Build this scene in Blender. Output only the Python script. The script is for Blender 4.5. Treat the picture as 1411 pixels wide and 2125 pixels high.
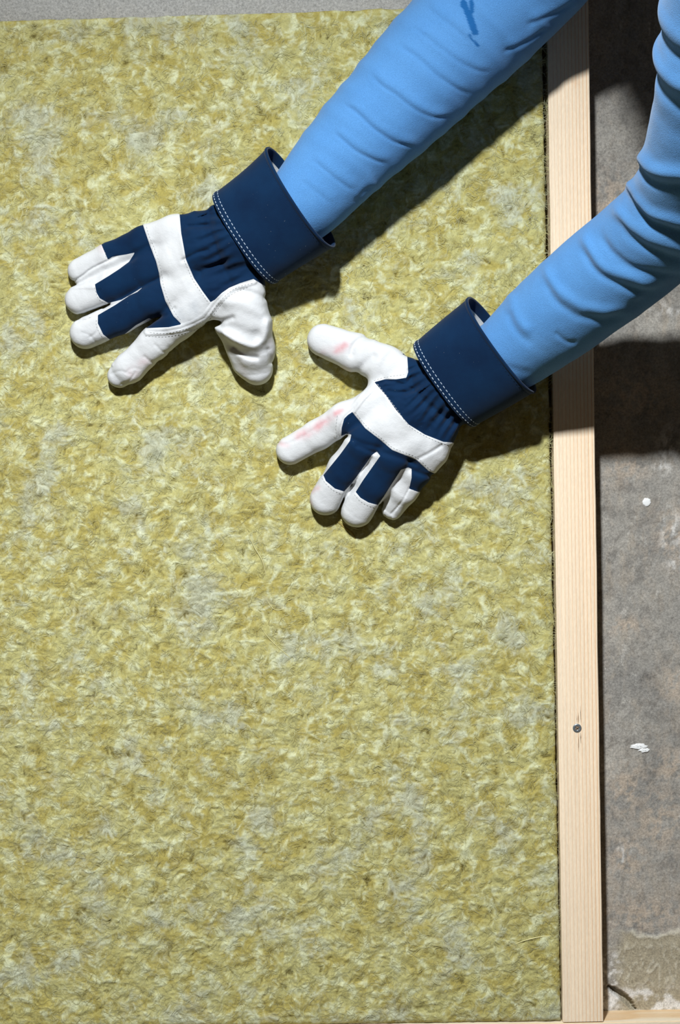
import bpy, math, random
import numpy as np
from mathutils import Vector, Matrix
from mathutils.bvhtree import BVHTree

for o in list(bpy.data.objects):
    bpy.data.objects.remove(o)
random.seed(7)
RNG = np.random.default_rng(11)
sc = bpy.context.scene
COL = sc.collection

# ------------------------------------------------------------------ camera
D, F = 2.0, 3900.0            # camera height (m), focal length in pixels of the 1411 x 2125 frame
cam_d = bpy.data.cameras.new('camera')
cam_d.sensor_fit = 'VERTICAL'
cam_d.sensor_height = 36.0
cam_d.lens = F / 2125.0 * 36.0
cam_d.clip_start = 0.05
cam = bpy.data.objects.new('camera', cam_d)
COL.objects.link(cam)
cam.location = (0, 0, D)
sc.camera = cam

# ------------------------------------------------------------------ light
w = bpy.data.worlds.new('World')
sc.world = w
w.use_nodes = True
bg = w.node_tree.nodes['Background']
bg.inputs[0].default_value = (1.0, 0.80, 0.56, 1)
bg.inputs[1].default_value = 0.055
ld = bpy.data.lights.new('work_lamp', 'SPOT')      # a hand lamp held above the top edge of the slab
ld.energy = 280
ld.color = (0.955, 0.985, 1.0)
ld.spot_size = math.radians(90)
ld.spot_blend = 1.0
ld.shadow_soft_size = 0.06
lamp = bpy.data.objects.new('work_lamp', ld)
COL.objects.link(lamp)
lamp.location = (-0.20, 1.20, 1.70)
lamp.rotation_euler = (Vector((0.0, -1.15, 0.0)) - lamp.location).to_track_quat('-Z', 'Y').to_euler()
sc.view_settings.view_transform = 'Standard'
sc.view_settings.look = 'None'
sc.view_settings.gamma = 1.0
sc.view_settings.use_curve_mapping = False
sc.view_settings.exposure = 0.0

# ------------------------------------------------------------------ helpers
def W(px, py, z):
    """world point at height z (m) that was measured at photo pixel (px, py)"""
    k = (D - z) / F
    return Vector(((px - 705.5) * k, (1062.5 - py) * k, z))

def to_px(P):
    """P (n,3) in metres -> photo pixels"""
    k = F / (D - P[:, 2])
    return np.stack([705.5 + P[:, 0] * k, 1062.5 - P[:, 1] * k], 1)

def lin(r, g, b):
    f = lambda c: (c / 255 / 12.92) if c / 255 <= 0.04045 else ((c / 255 + 0.055) / 1.055) ** 2.4
    return (f(r), f(g), f(b), 1.0)

_perm = RNG.permutation(4096)
_grad = RNG.normal(size=(4096, 3))
_grad /= np.linalg.norm(_grad, axis=1)[:, None]

def perlin(P, scale, seed=0):
    """gradient noise, P (n,2|3), feature size = scale; about -0.7..0.7"""
    Q = np.asarray(P, float) / scale + seed * 17.13
    if Q.shape[1] == 2:
        i = np.floor(Q).astype(int); f = Q - i
        u = f * f * f * (f * (f * 6 - 15) + 10)
        res = 0
        for a in (0, 1):
            for b in (0, 1):
                h = _perm[(_perm[(i[:, 0] + a) & 4095] + i[:, 1] + b) & 4095]
                g = _grad[h]
                n = 1.3 * (g[:, 0] * (f[:, 0] - a) + g[:, 1] * (f[:, 1] - b))
                res = res + n * (u[:, 0] if a else 1 - u[:, 0]) * (u[:, 1] if b else 1 - u[:, 1])
        return res
    i = np.floor(Q).astype(int); f = Q - i
    u = f * f * f * (f * (f * 6 - 15) + 10)
    res = 0
    for a in (0, 1):
        for b in (0, 1):
            for c in (0, 1):
                h = _perm[(_perm[(_perm[(i[:, 0] + a) & 4095] + i[:, 1] + b) & 4095] + i[:, 2] + c) & 4095]
                g = _grad[h]
                n = g[:, 0] * (f[:, 0] - a) + g[:, 1] * (f[:, 1] - b) + g[:, 2] * (f[:, 2] - c)
                res = res + n * (u[:, 0] if a else 1 - u[:, 0]) * (u[:, 1] if b else 1 - u[:, 1]) * (u[:, 2] if c else 1 - u[:, 2])
    return res

def fbm(P, scale, octaves=4, seed=0, gain=0.5):
    r, a = 0, 1.0
    for k in range(octaves):
        r = r + a * perlin(P, scale / 2 ** k, seed + k)
        a *= gain
    return r

def sstep(a, b, x):
    t = np.clip((x - a) / (b - a), 0, 1)
    return t * t * (3 - 2 * t)

def mesh_np(name, V, faces, mats=(), smooth=True, attrs=None):
    """faces: (n,3) or (n,4) int array"""
    V = np.asarray(V, np.float32); faces = np.asarray(faces, np.int32)
    me = bpy.data.meshes.new(name)
    n, k = faces.shape
    me.vertices.add(len(V)); me.vertices.foreach_set('co', V.ravel())
    me.loops.add(n * k); me.loops.foreach_set('vertex_index', faces.ravel())
    me.polygons.add(n)
    me.polygons.foreach_set('loop_start', np.arange(0, n * k, k, dtype=np.int32))
    me.polygons.foreach_set('loop_total', np.full(n, k, np.int32))
    me.polygons.foreach_set('use_smooth', np.full(n, smooth, bool))
    for m in mats: me.materials.append(m)
    for an, arr in (attrs or {}).items():
        arr = np.asarray(arr, np.float32)
        if arr.ndim == 1:
            a = me.attributes.new(an, 'FLOAT', 'POINT'); a.data.foreach_set('value', arr)
        else:
            if arr.shape[1] == 3: arr = np.concatenate([arr, np.ones((len(arr), 1), np.float32)], 1)
            a = me.attributes.new(an, 'FLOAT_COLOR', 'POINT'); a.data.foreach_set('color', arr.ravel())
    me.update(calc_edges=True)
    return me

def obj(name, me, parent=None, **props):
    o = bpy.data.objects.new(name, me)
    COL.objects.link(o)
    if parent is not None:
        o.parent = parent
        o.matrix_parent_inverse = parent.matrix_world.inverted() if parent.type == 'EMPTY' and False else Matrix()
    for k, v in props.items(): o[k] = v
    return o

# ------------------------------------------------------------------ materials
class Nodes:
    def __init__(s, name):
        s.m = bpy.data.materials.new(name); s.m.use_nodes = True
        s.t = s.m.node_tree; s.b = s.t.nodes['Principled BSDF']
    def n(s, typ, **kw):
        nd = s.t.nodes.new(typ)
        for k, v in kw.items(): setattr(nd, k, v)
        return nd
    def l(s, a, b): s.t.links.new(a, b)
    def coord(s, scale=(1, 1, 1), kind='Object'):
        tc = s.n('ShaderNodeTexCoord'); mp = s.n('ShaderNodeMapping')
        mp.inputs['Scale'].default_value = scale
        s.l(tc.outputs[kind], mp.inputs['Vector']); return mp.outputs[0]
    def noise(s, vec, scale, detail=4, rough=0.55, dist=0.0):
        nd = s.n('ShaderNodeTexNoise'); s.l(vec, nd.inputs['Vector'])
        nd.inputs['Scale'].default_value = scale; nd.inputs['Detail'].default_value = detail
        nd.inputs['Roughness'].default_value = rough; nd.inputs['Distortion'].default_value = dist
        return nd.outputs['Fac']
    def ramp(s, fac, stops):
        r = s.n('ShaderNodeValToRGB'); s.l(fac, r.inputs[0])
        e = r.color_ramp.elements
        while len(e) < len(stops): e.new(0.5)
        for i, (p, c) in enumerate(stops):
            e[i].position = p
            e[i].color = c if not isinstance(c, (int, float)) else (c, c, c, 1)
        return r.outputs[0]
    def mix(s, fac, a, b, mode='MIX'):
        m = s.n('ShaderNodeMix', data_type='RGBA', blend_type=mode)
        for v, i in ((fac, 0), (a, 6), (b, 7)):
            if isinstance(v, (int, float)): m.inputs[i].default_value = v
            elif isinstance(v, tuple): m.inputs[i].default_value = v
            else: s.l(v, m.inputs[i])
        return m.outputs[2]
    def math(s, op, a, b=0.0):
        m = s.n('ShaderNodeMath', operation=op)
        for v, i in ((a, 0), (b, 1)):
            if isinstance(v, (int, float)): m.inputs[i].default_value = v
            else: s.l(v, m.inputs[i])
        return m.outputs[0]
    def attr(s, name, out='Fac'):
        a = s.n('ShaderNodeAttribute', attribute_name=name); return a.outputs[out]
    def bump(s, h, strength=0.3, dist=0.001):
        b = s.n('ShaderNodeBump'); b.inputs['Strength'].default_value = strength
        b.inputs['Distance'].default_value = dist
        s.l(h, b.inputs['Height']); s.l(b.outputs[0], s.b.inputs['Normal'])
    def color(s, c):
        if isinstance(c, tuple): s.b.inputs['Base Color'].default_value = c
        else: s.l(c, s.b.inputs['Base Color'])
    def set(s, **kw):
        for k, v in kw.items(): s.b.inputs[k.replace('_', ' ')].default_value = v

def mat_leather():
    m = Nodes('white_leather'); v = m.coord()
    g = m.noise(v, 900, 3)
    base = m.mix(m.noise(v, 60, 4), lin(208, 210, 212), lin(217, 219, 221))
    m.color(m.mix(1.0, base, m.attr('tint', 'Color'), 'MULTIPLY'))
    m.bump(m.math('ADD', m.noise(v, 260, 5, 0.6), m.math('MULTIPLY', g, 0.4)), 0.38, 0.0009)
    m.set(Roughness=0.62); m.b.inputs['Specular IOR Level'].default_value = 0.3
    return m.m

def mat_navy(name='navy_canvas'):
    m = Nodes(name); v = m.coord()
    base = m.mix(m.ramp(m.noise(v, 22, 4), [(0.35, 0.0), (0.7, 1.0)]), lin(1, 31, 62), lin(4, 42, 76))
    lint = m.ramp(m.noise(v, 420, 2, 0.5), [(0.735, 0.0), (0.78, 1.0)])
    gate = m.ramp(m.noise(v, 55, 2), [(0.5, 0.0), (0.68, 1.0)])
    base = m.mix(m.math('MULTIPLY', m.math('MULTIPLY', lint, gate), 0.55), base, lin(165, 175, 180))
    m.color(base)
    wv = m.noise(m.coord((1, 1, 1)), 1500, 2)
    m.bump(m.math('ADD', wv, m.math('MULTIPLY', m.noise(v, 120, 4), 0.8)), 0.25, 0.0006)
    m.set(Roughness=0.85, Sheen_Weight=0.08); m.b.inputs['Specular IOR Level'].default_value = 0.15
    return m.m

def mat_plain(name, c, rough=0.7, metal=0.0, bump=None):
    m = Nodes(name); v = m.coord()
    m.color(m.mix(m.noise(v, 300, 3), c, tuple(min(1, x * 1.15) for x in c[:3]) + (1,)))
    m.set(Roughness=rough, Metallic=metal)
    if bump: m.bump(m.noise(v, bump, 3), 0.3, 0.0005)
    return m.m

def mat_shirt():
    m = Nodes('light_blue_cotton'); v = m.coord()
    base = m.mix(m.noise(v, 30, 4), lin(82, 141, 203), lin(95, 153, 212))
    fuzz = m.ramp(m.noise(v, 1300, 2, 0.7), [(0.3, 0.80), (0.7, 1.10)])
    base = m.mix(1.0, base, fuzz, 'MULTIPLY')
    m.color(m.mix(m.attr('damp'), base, lin(30, 96, 160)))
    m.bump(m.math('ADD', m.noise(v, 1100, 3), m.math('MULTIPLY', m.noise(v, 90, 4), 0.8)), 0.45, 0.0009)
    m.set(Roughness=0.9, Sheen_Weight=0.2); m.b.inputs['Specular IOR Level'].default_value = 0.1
    return m.m

def mat_wool():
    m = Nodes('mineral_wool'); v = m.coord()
    c = m.attr('wool', 'Color')
    f = m.ramp(m.noise(v, 700, 4, 0.7, 0.6), [(0.3, 0.8), (0.7, 1.16)])
    m.color(m.mix(1.0, c, f, 'MULTIPLY'))
    m.bump(m.noise(v, 600, 5, 0.7, 0.5), 0.3, 0.0010)
    m.set(Roughness=0.95); m.b.inputs['Specular IOR Level'].default_value = 0.08
    return m.m

def mat_fibre():
    m = Nodes('wool_fibre')
    m.color(m.attr('wool', 'Color')); m.set(Roughness=0.8)
    m.b.inputs['Specular IOR Level'].default_value = 0.15
    return m.m

def mat_wood(name, light, dark, seed):
    m = Nodes(name)
    tc = m.n('ShaderNodeTexCoord'); mp = m.n('ShaderNodeMapping')
    mp.inputs['Location'].default_value = (seed, seed * 2, seed)
    mp.inputs['Scale'].default_value = (1, 0.012, 1)
    m.l(tc.outputs['Object'], mp.inputs[0]); v = mp.outputs[0]
    grain = m.noise(v, 420, 3, 0.6, 0.2)
    rings = m.n('ShaderNodeTexWave', wave_type='BANDS', bands_direction='X', wave_profile='SAW')
    m.l(v, rings.inputs['Vector'])
    rings.inputs['Scale'].default_value = 82; rings.inputs['Distortion'].default_value = 1.6
    rings.inputs['Detail'].default_value = 3; rings.inputs['Detail Scale'].default_value = 0.6
    line = m.ramp(rings.outputs['Fac'], [(0.0, 0.0), (0.72, 0.12), (0.93, 1.0), (1.0, 0.0)])
    sep = m.n('ShaderNodeSeparateXYZ'); m.l(tc.outputs['Object'], sep.inputs[0])
    mr = m.n('ShaderNodeMapRange'); m.l(sep.outputs[0], mr.inputs[0])
    mr.inputs[1].default_value = -0.024; mr.inputs[2].default_value = 0.018
    mr.inputs[3].default_value = 0.22; mr.inputs[4].default_value = 0.95
    fac = m.math('MULTIPLY', line, mr.outputs[0])
    base = m.mix(m.ramp(grain, [(0.3, 0.0), (0.7, 1.0)]), light, tuple(x * 0.88 for x in light[:3]) + (1,))
    base = m.mix(fac, base, dark)
    fib = m.noise(m.coord((1, 0.12, 1)), 1500, 3, 0.6)
    base = m.mix(1.0, base, m.ramp(fib, [(0.3, 0.9), (0.7, 1.06)]), 'MULTIPLY')
    spot = m.ramp(m.noise(m.coord((1, 0.4, 1)), 45, 5, 0.6), [(0.66, 0.0), (0.78, 0.35)])
    base = m.mix(spot, base, dark)
    m.color(base)
    m.bump(m.math('ADD', m.noise(m.coord((1, 0.25, 1)), 900, 4), m.math('MULTIPLY', line, 0.5)), 0.25, 0.0006)
    m.set(Roughness=0.65); m.b.inputs['Specular IOR Level'].default_value = 0.25
    return m.m

def mat_concrete():
    m = Nodes('stained_concrete'); v = m.coord()
    vs = m.coord((1.6, 0.8, 1))
    fine = m.noise(v, 420, 5, 0.75)
    blot = m.noise(v, 14, 6, 0.62, 0.4)
    tanm = m.ramp(m.noise(vs, 26, 8, 0.72, 0.3), [(0.50, 0.0), (0.62, 1.0)])
    base = m.mix(m.ramp(blot, [(0.3, 0.0), (0.7, 1.0)]), lin(132, 130, 126), lin(172, 167, 158))
    base = m.mix(m.math('MULTIPLY', tanm, 0.4), base, lin(172, 158, 140))
    dk = m.ramp(m.noise(v, 38, 9, 0.75, 0.5), [(0.36, 1.0), (0.46, 0.0)])
    base = m.mix(m.math('MULTIPLY', dk, 0.45), base, lin(82, 76, 70))
    wh = m.ramp(m.noise(m.coord((1.2, 0.7, 1)), 70, 9, 0.78), [(0.57, 0.0), (0.66, 1.0)])
    wg = m.ramp(m.noise(v, 9, 3), [(0.48, 0.0), (0.62, 1.0)])
    base = m.mix(m.math('MULTIPLY', m.math('MULTIPLY', wh, wg), 0.8), base, lin(214, 210, 202))
    base = m.mix(m.attr('mottle'), base, lin(92, 88, 84))
    base = m.mix(m.attr('tan'), base, lin(186, 170, 152))
    base = m.mix(m.attr('pale'), base, lin(184, 184, 182))
    base = m.mix(m.attr('glue'), base, lin(166, 156, 132))
    base = m.mix(m.attr('vein'), base, lin(206, 200, 182))
    base = m.mix(m.attr('white'), base, lin(222, 220, 216))
    base = m.mix(1.0, base, m.ramp(fine, [(0.3, 0.60), (0.7, 1.30)]), 'MULTIPLY')
    speck = m.ramp(m.noise(v, 900, 2, 0.6), [(0.28, 0.62), (0.42, 1.0)])
    base = m.mix(1.0, base, speck, 'MULTIPLY')
    m.color(base)
    m.bump(m.math('ADD', fine, m.math('MULTIPLY', m.noise(v, 90, 6, 0.7), 1.2)), 0.45, 0.0016)
    m.set(Roughness=0.8); m.b.inputs['Specular IOR Level'].default_value = 0.3
    return m.m

M_LEATHER, M_NAVY, M_SHIRT = mat_leather(), mat_navy(), mat_shirt()
M_WOOL, M_FIBRE, M_CONC = mat_wool(), mat_fibre(), mat_concrete()
M_PINE = mat_wood('planed_pine', lin(250, 230, 202), lin(222, 164, 108), 0.0)
M_PINE2 = mat_wood('pale_pine', lin(238, 224, 198), lin(220, 186, 142), 3.1)
M_LINING = mat_plain('cuff_lining_cotton', lin(196, 198, 198), 0.9, bump=900)
M_THREAD = mat_plain('white_thread', lin(176, 190, 204), 0.8)
M_GTHREAD = mat_plain('grey_thread', lin(150, 152, 152), 0.8)
M_STEEL = mat_plain('screw_steel', lin(150, 160, 168), 0.3, 0.75)
M_SPLIT = mat_plain('split_wood_fibre', lin(120, 98, 76), 0.9)
M_PAINT = mat_plain('white_paint', lin(226, 228, 228), 0.6, bump=400)

# ------------------------------------------------------------------ polygon tools
def seg_tools(P, pts, closed=False):
    """distance of P (n,2) to a polyline and arc length of the foot point"""
    pts = np.asarray(pts, float)
    A = pts if closed else pts[:-1]
    B = np.roll(pts, -1, 0) if closed else pts[1:]
    best = np.full(len(P), 1e9); s_at = np.zeros(len(P)); s0 = 0.0
    for a, b in zip(A, B):
        ab = b - a; L = np.hypot(*ab) + 1e-9
        t = np.clip(((P - a) @ ab) / L ** 2, 0, 1)
        d = np.hypot(P[:, 0] - a[0] - t * ab[0], P[:, 1] - a[1] - t * ab[1])
        m = d < best
        best = np.where(m, d, best); s_at = np.where(m, s0 + t * L, s_at); s0 += L
    return best, s_at

def poly_sd(P, pts):
    """signed distance to a closed polygon, positive inside"""
    pts = np.asarray(pts, float); d, _ = seg_tools(P, pts, True)
    ins = np.zeros(len(P), bool)
    x, y = P[:, 0], P[:, 1]; j = len(pts) - 1
    for i in range(len(pts)):
        xi, yi = pts[i]; xj, yj = pts[j]
        c = ((yi > y) != (yj > y)) & (x < (xj - xi) * (y - yi) / (yj - yi + 1e-12) + xi)
        ins ^= c; j = i
    return np.where(ins, d, -d)

def crease(dpl, px, pts, a, wd, taper=0.0):
    """add a gaussian ridge/groove of depth a along a polyline, only where it matters"""
    pts = smooth_poly(pts, 4); lo = pts.min(0) - 3 * wd; hi = pts.max(0) + 3 * wd
    m = (px[:, 0] > lo[0]) & (px[:, 0] < hi[0]) & (px[:, 1] > lo[1]) & (px[:, 1] < hi[1])
    if m.any():
        d, q = seg_tools(px[m], pts); v = a * np.exp(-(d / wd) ** 2)
        if taper:
            L = np.hypot(*np.diff(pts, axis=0).T).sum()
            v = v * sstep(0, taper, q / L) * sstep(0, taper, 1 - q / L)
        dpl[m] += v

def region(px, poly, a=-1, b=2):
    """0..1 mask of a polygon with a soft edge, evaluated only in its box"""
    p = np.asarray(poly, float); lo = p.min(0) - 8; hi = p.max(0) + 8
    m = (px[:, 0] > lo[0]) & (px[:, 0] < hi[0]) & (px[:, 1] > lo[1]) & (px[:, 1] < hi[1])
    out = np.zeros(len(px)); out[m] = sstep(a, b, poly_sd(px[m], poly)); return out

def smooth_poly(pts, n=3, closed=False):
    """Catmull-Rom resample of 2-D or 3-D points"""
    p = np.asarray(pts, float); N = len(p); out = []
    for i in range(N if closed else N - 1):
        if closed: a, b, c, d = p[(i - 1) % N], p[i], p[(i + 1) % N], p[(i + 2) % N]
        else: a, b, c, d = p[max(i - 1, 0)], p[i], p[i + 1], p[min(i + 2, N - 1)]
        for t in np.arange(n) / n:
            out.append(0.5 * (2 * b + (c - a) * t + (2 * a - 5 * b + 4 * c - d) * t ** 2 + (3 * b - a - 3 * c + d) * t ** 3))
    if not closed: out.append(p[-1])
    return np.array(out)

# ------------------------------------------------------------------ signed distance fields
def surface_nets(G, org, h):
    nx, ny, nz = G.shape
    ins = G < 0
    cnt = np.zeros((nx - 1, ny - 1, nz - 1), np.int8)
    corners = [(a, b, c) for a in (0, 1) for b in (0, 1) for c in (0, 1)]
    for a, b, c in corners: cnt += ins[a:nx - 1 + a, b:ny - 1 + b, c:nz - 1 + c]
    act = (cnt > 0) & (cnt < 8)
    idx = np.argwhere(act)
    cid = np.full(act.shape, -1, np.int64); cid[act] = np.arange(len(idx))
    acc = np.zeros((len(idx), 3)); num = np.zeros(len(idx))
    for a in corners:
        for ax in range(3):
            if a[ax]: continue
            b = list(a); b[ax] = 1
            fa = G[idx[:, 0] + a[0], idx[:, 1] + a[1], idx[:, 2] + a[2]]
            fb = G[idx[:, 0] + b[0], idx[:, 1] + b[1], idx[:, 2] + b[2]]
            m = (fa < 0) != (fb < 0)
            t = np.where(m, fa / np.where(m, fa - fb, 1), 0)
            p = np.tile(np.array(a, float), (len(idx), 1)); p[:, ax] += t
            acc += p * m[:, None]; num += m
    V = (idx + acc / num[:, None]) * h + org
    faces = []
    for ax in range(3):
        s0 = [slice(None)] * 3; s1 = [slice(None)] * 3
        s0[ax] = slice(0, -1); s1[ax] = slice(1, None)
        ch = np.argwhere(ins[tuple(s0)] != ins[tuple(s1)])
        u, v = (ax + 1) % 3, (ax + 2) % 3
        ok = (ch[:, u] > 0) & (ch[:, v] > 0) & (ch[:, u] < G.shape[u] - 1) & (ch[:, v] < G.shape[v] - 1)
        ch = ch[ok]
        def cell(du, dv):
            c = ch.copy(); c[:, u] -= du; c[:, v] -= dv
            return cid[c[:, 0], c[:, 1], c[:, 2]]
        q = np.stack([cell(1, 1), cell(0, 1), cell(0, 0), cell(1, 0)], 1)
        flip = ~ins[ch[:, 0], ch[:, 1], ch[:, 2]]
        q[flip] = q[flip][:, ::-1]
        faces.append(q)
    return V, np.concatenate(faces)

def capsule(X, Y, Z, a, b, ra, rb, sq=1.0):
    """tapered capsule; 1 < sq < 3 gives a squarer section"""
    a = np.asarray(a, np.float32); b = np.asarray(b, np.float32)
    ab = b - a; L2 = float(ab @ ab) + 1e-6
    t = np.clip(((X - a[0]) * ab[0] + (Y - a[1]) * ab[1] + (Z - a[2]) * ab[2]) / L2, 0, 1)
    dz = (Z - a[2] - t * ab[2])
    l2 = (X - a[0] - t * ab[0]) ** 2 + (Y - a[1] - t * ab[1]) ** 2
    if sq == 1.0: return np.sqrt(l2 + dz ** 2) - (ra + (rb - ra) * t)
    return np.sqrt(np.sqrt(l2 * l2 + dz ** 4 + (sq - 1.0) * l2 * dz * dz)) - (ra + (rb - ra) * t)

def smin(a, b, k):
    h = np.clip(0.5 + 0.5 * (b - a) / k, 0, 1)
    return b + (a - b) * h - k * h * (1 - h)

def clip_mesh(V, T, g, extra):
    """split triangles along g = 0 -> (V, T inside, T outside, extra)"""
    pos = g > 0
    s = pos[T].sum(1)
    Tin, Tout = [T[s == 3]], [T[s == 0]]
    nV = [V]; nE = [extra]; base = len(V); cache_keys = []; 
    mixed = T[(s == 1) | (s == 2)]; sm = s[(s == 1) | (s == 2)]
    if len(mixed):
        lone_pos = sm == 1
        p = pos[mixed]
        k = np.where(lone_pos, np.argmax(p, 1), np.argmax(~p, 1))
        R = np.stack([mixed[np.arange(len(mixed)), (k + i) % 3] for i in range(3)], 1)
        e = np.concatenate([R[:, [0, 1]], R[:, [0, 2]]]); es = np.sort(e, 1)
        uq, inv = np.unique(es, axis=0, return_inverse=True); inv = inv.ravel()
        ga, gb = g[uq[:, 0]], g[uq[:, 1]]
        t = (ga / (ga - gb))[:, None]
        nV.append(V[uq[:, 0]] * (1 - t) + V[uq[:, 1]] * t)
        nE.append(extra[uq[:, 0]] * (1 - t) + extra[uq[:, 1]] * t)
        n = len(mixed); i1 = base + inv[:n]; i2 = base + inv[n:]
        lone = np.stack([R[:, 0], i1, i2], 1)
        o1 = np.stack([i1, R[:, 1], R[:, 2]], 1); o2 = np.stack([i1, R[:, 2], i2], 1)
        Tin += [lone[lone_pos], o1[~lone_pos], o2[~lone_pos]]
        Tout += [lone[~lone_pos], o1[lone_pos], o2[lone_pos]]
    return np.concatenate(nV), np.concatenate(Tin), np.concatenate(Tout), np.concatenate(nE)

def compact(V, T, E):
    u, inv = np.unique(T, return_inverse=True)
    return V[u], inv.reshape(T.shape), E[u]

# ================================================================== THE SETTING
SLAB = 0.042          # top of the insulation
STUD = 0.045          # top of the timber

# ---- concrete floor: one mesh, fine where the photo shows it close to the timber
def lines(spec):
    out = []
    for a, b, st in spec: out += list(np.arange(a, b - 1e-6, st))
    return np.array(out + [spec[-1][1]])
fx = lines([(-2.6, -0.42, 0.2), (-0.42, 0.255, 0.025), (0.255, 0.40, 0.0016), (0.40, 2.6, 0.2)])
fy = lines([(-2.4, -0.62, 0.2), (-0.62, -0.42, 0.0016), (-0.42, 0.5, 0.0024), (0.5, 0.58, 0.01), (0.58, 2.6, 0.2)])
gx, gy = np.meshgrid(fx, fy, indexing='ij')
FP = np.stack([gx.ravel(), gy.ravel(), np.zeros(gx.size)], 1)
fpx = to_px(FP)
near = (np.abs(FP[:, 0]) < 0.45) & (np.abs(FP[:, 1]) < 0.63)
mm = FP[:, :2] * 1000
# dried adhesive with runs at the lower right
edge = 1938 + 14 * perlin(fpx, 60, 3) + 8 * perlin(fpx, 18, 4)
glue = sstep(-4, 8, fpx[:, 1] - edge) * sstep(1262, 1300, fpx[:, 0] + 14 * perlin(fpx, 30, 5)) * near
warp = fpx + 9 * np.stack([perlin(fpx, 26, 8), perlin(fpx, 26, 9)], 1)
ridge = 1 - np.abs(perlin(warp * [1.0, 0.42], 17, 12)) / 0.09
vein = np.clip(ridge, 0, 1) * sstep(1945, 1975, fpx[:, 1]) * sstep(2062, 2030, fpx[:, 1]) * glue
rim = np.exp(-((fpx[:, 1] - edge - 2) / 4.0) ** 2) * (fpx[:, 0] > 1310) * near
low = sstep(2040, 2062, fpx[:, 1] + 10 * perlin(fpx, 30, 21)) * near
wht = low * sstep(-0.12, 0.22, fbm(fpx, 28, 4, 31)) * 0.9
side = sstep(1300, 1270, fpx[:, 0] + 10 * perlin(fpx, 14, 22)) * sstep(1965, 1990, fpx[:, 1]) * near
wht = np.maximum(wht, side * sstep(0.0, 0.25, fbm(fpx, 14, 3, 33)) * 0.75)
for (cx, cy, sx, sy, th) in ((1392, 925, 26, 40, 0.02), (1375, 962, 22, 22, 0.05), (1395, 1100, 24, 40, 0.1), (1295, 1775, 22, 26, 0.1), (1400, 640, 40, 14, 0.1), (1405, 1170, 18, 26, 0.1)):
    blob = np.exp(-((fpx[:, 0] - cx) / sx) ** 2 - ((fpx[:, 1] - cy) / sy) ** 2)
    wht = np.maximum(wht, 0.7 * blob * sstep(th - 0.1, th + 0.2, fbm(fpx * [1, 0.6], 14, 4, 41)))
tan = np.zeros(len(FP))
for (cx, cy, sx, sy) in ((1300, 1640, 40, 60), (1370, 1700, 50, 70), (1300, 1780, 45, 60), (1395, 1590, 40, 40), (1300, 960, 50, 40), (1400, 1110, 40, 60), (1340, 1900, 90, 40), (1400, 1420, 30, 40), (1270, 430, 50, 70), (1320, 820, 90, 60), (1300, 1300, 40, 20)):
    blob = np.exp(-((fpx[:, 0] - cx) / sx) ** 2 - ((fpx[:, 1] - cy) / sy) ** 2)
    tan = np.maximum(tan, blob * near)
tan = tan * sstep(-0.25, 0.22, fbm(fpx, 22, 4, 91, 0.7))
mot = near * sstep(0.12, 0.45, fbm(fpx * [1, 0.8], 34, 5, 95, 0.7))
pale = sstep(0.50, 0.54, FP[:, 1]) * sstep(0.26, 0.2, FP[:, 0])
# the broken crack in the corner (a real groove)
cd, cs = seg_tools(fpx, [(1262, 2047), (1285, 2062), (1302, 2075), (1318, 2096)])
crack = sstep(1.5, -1.5, cd - 1.5 - 6.0 * np.clip(cs / 66, 0, 1) * np.clip(1.15 - cs / 66, 0, 1) * 2.6 + 2.0 * perlin(fpx, 7, 51)) * near
FP[:, 2] = near * (0.0007 * fbm(mm, 12, 3, 61) - 0.0006) - 0.010 * crack + 0.0010 * glue + 0.0012 * vein + 0.0012 * rim + 0.0008 * low * fbm(fpx, 20, 3, 71)
ii = np.arange(gx.size).reshape(gx.shape)
ff = np.stack([ii[:-1, :-1], ii[1:, :-1], ii[1:, 1:], ii[:-1, 1:]], -1).reshape(-1, 4)
floor_me = mesh_np('floor', FP, ff, [M_CONC], True, {'tan': tan * 0.8, 'mottle': mot * 0.28, 'glue': glue * 0.85, 'vein': np.maximum(vein * 0.75, rim * 0.6), 'white': wht * (1 - crack), 'pale': pale * 0.85})
floor = obj('floor', floor_me, kind='structure', label='stained grey concrete floor under the timber frame')

def paint_blob(name, cx, cy, rx, ry, rough, seed, h=0.0008, holes=0.0):
    """thin dried paint: a domed, ragged-edged patch"""
    c = W(cx, cy, 0); k = D / F; V = []; n, rings = 40, 7
    ang = np.arange(n) / n * 2 * math.pi
    e = 1 + rough * perlin(np.stack([np.cos(ang) * 2, np.sin(ang) * 2], 1), 1.0, seed)
    V.append((c.x, c.y, h))
    for r in range(1, rings + 1):
        f = r / rings
        for q in range(n):
            z = h * (1 - f ** 3) * (1 + holes * math.sin(7.1 * ang[q] + 9 * f)) if r < rings else -0.0015
            V.append((c.x + rx * k * f * e[q] * math.cos(ang[q]), c.y + ry * k * f * e[q] * math.sin(ang[q]), z))
    T = [(0, 1 + q, 1 + (q + 1) % n) for q in range(n)]
    for r in range(rings - 1):
        for q in range(n):
            a, b = 1 + r * n + q, 1 + r * n + (q + 1) % n
            T += [(a, a + n, b + n), (a, b + n, b)]
    return obj(name, mesh_np(name, V, T, [M_PAINT]), floor)
paint_blob('paint_spot', 1342, 1042, 9.5, 9, 0.25, 3)
paint_blob('paint_smear', 1326, 1549, 19, 7, 0.55, 5, 0.0007, 0.5)
paint_blob('paint_smear', 1337, 1557, 13, 5, 0.5, 9, 0.0006, 0.5)

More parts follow.
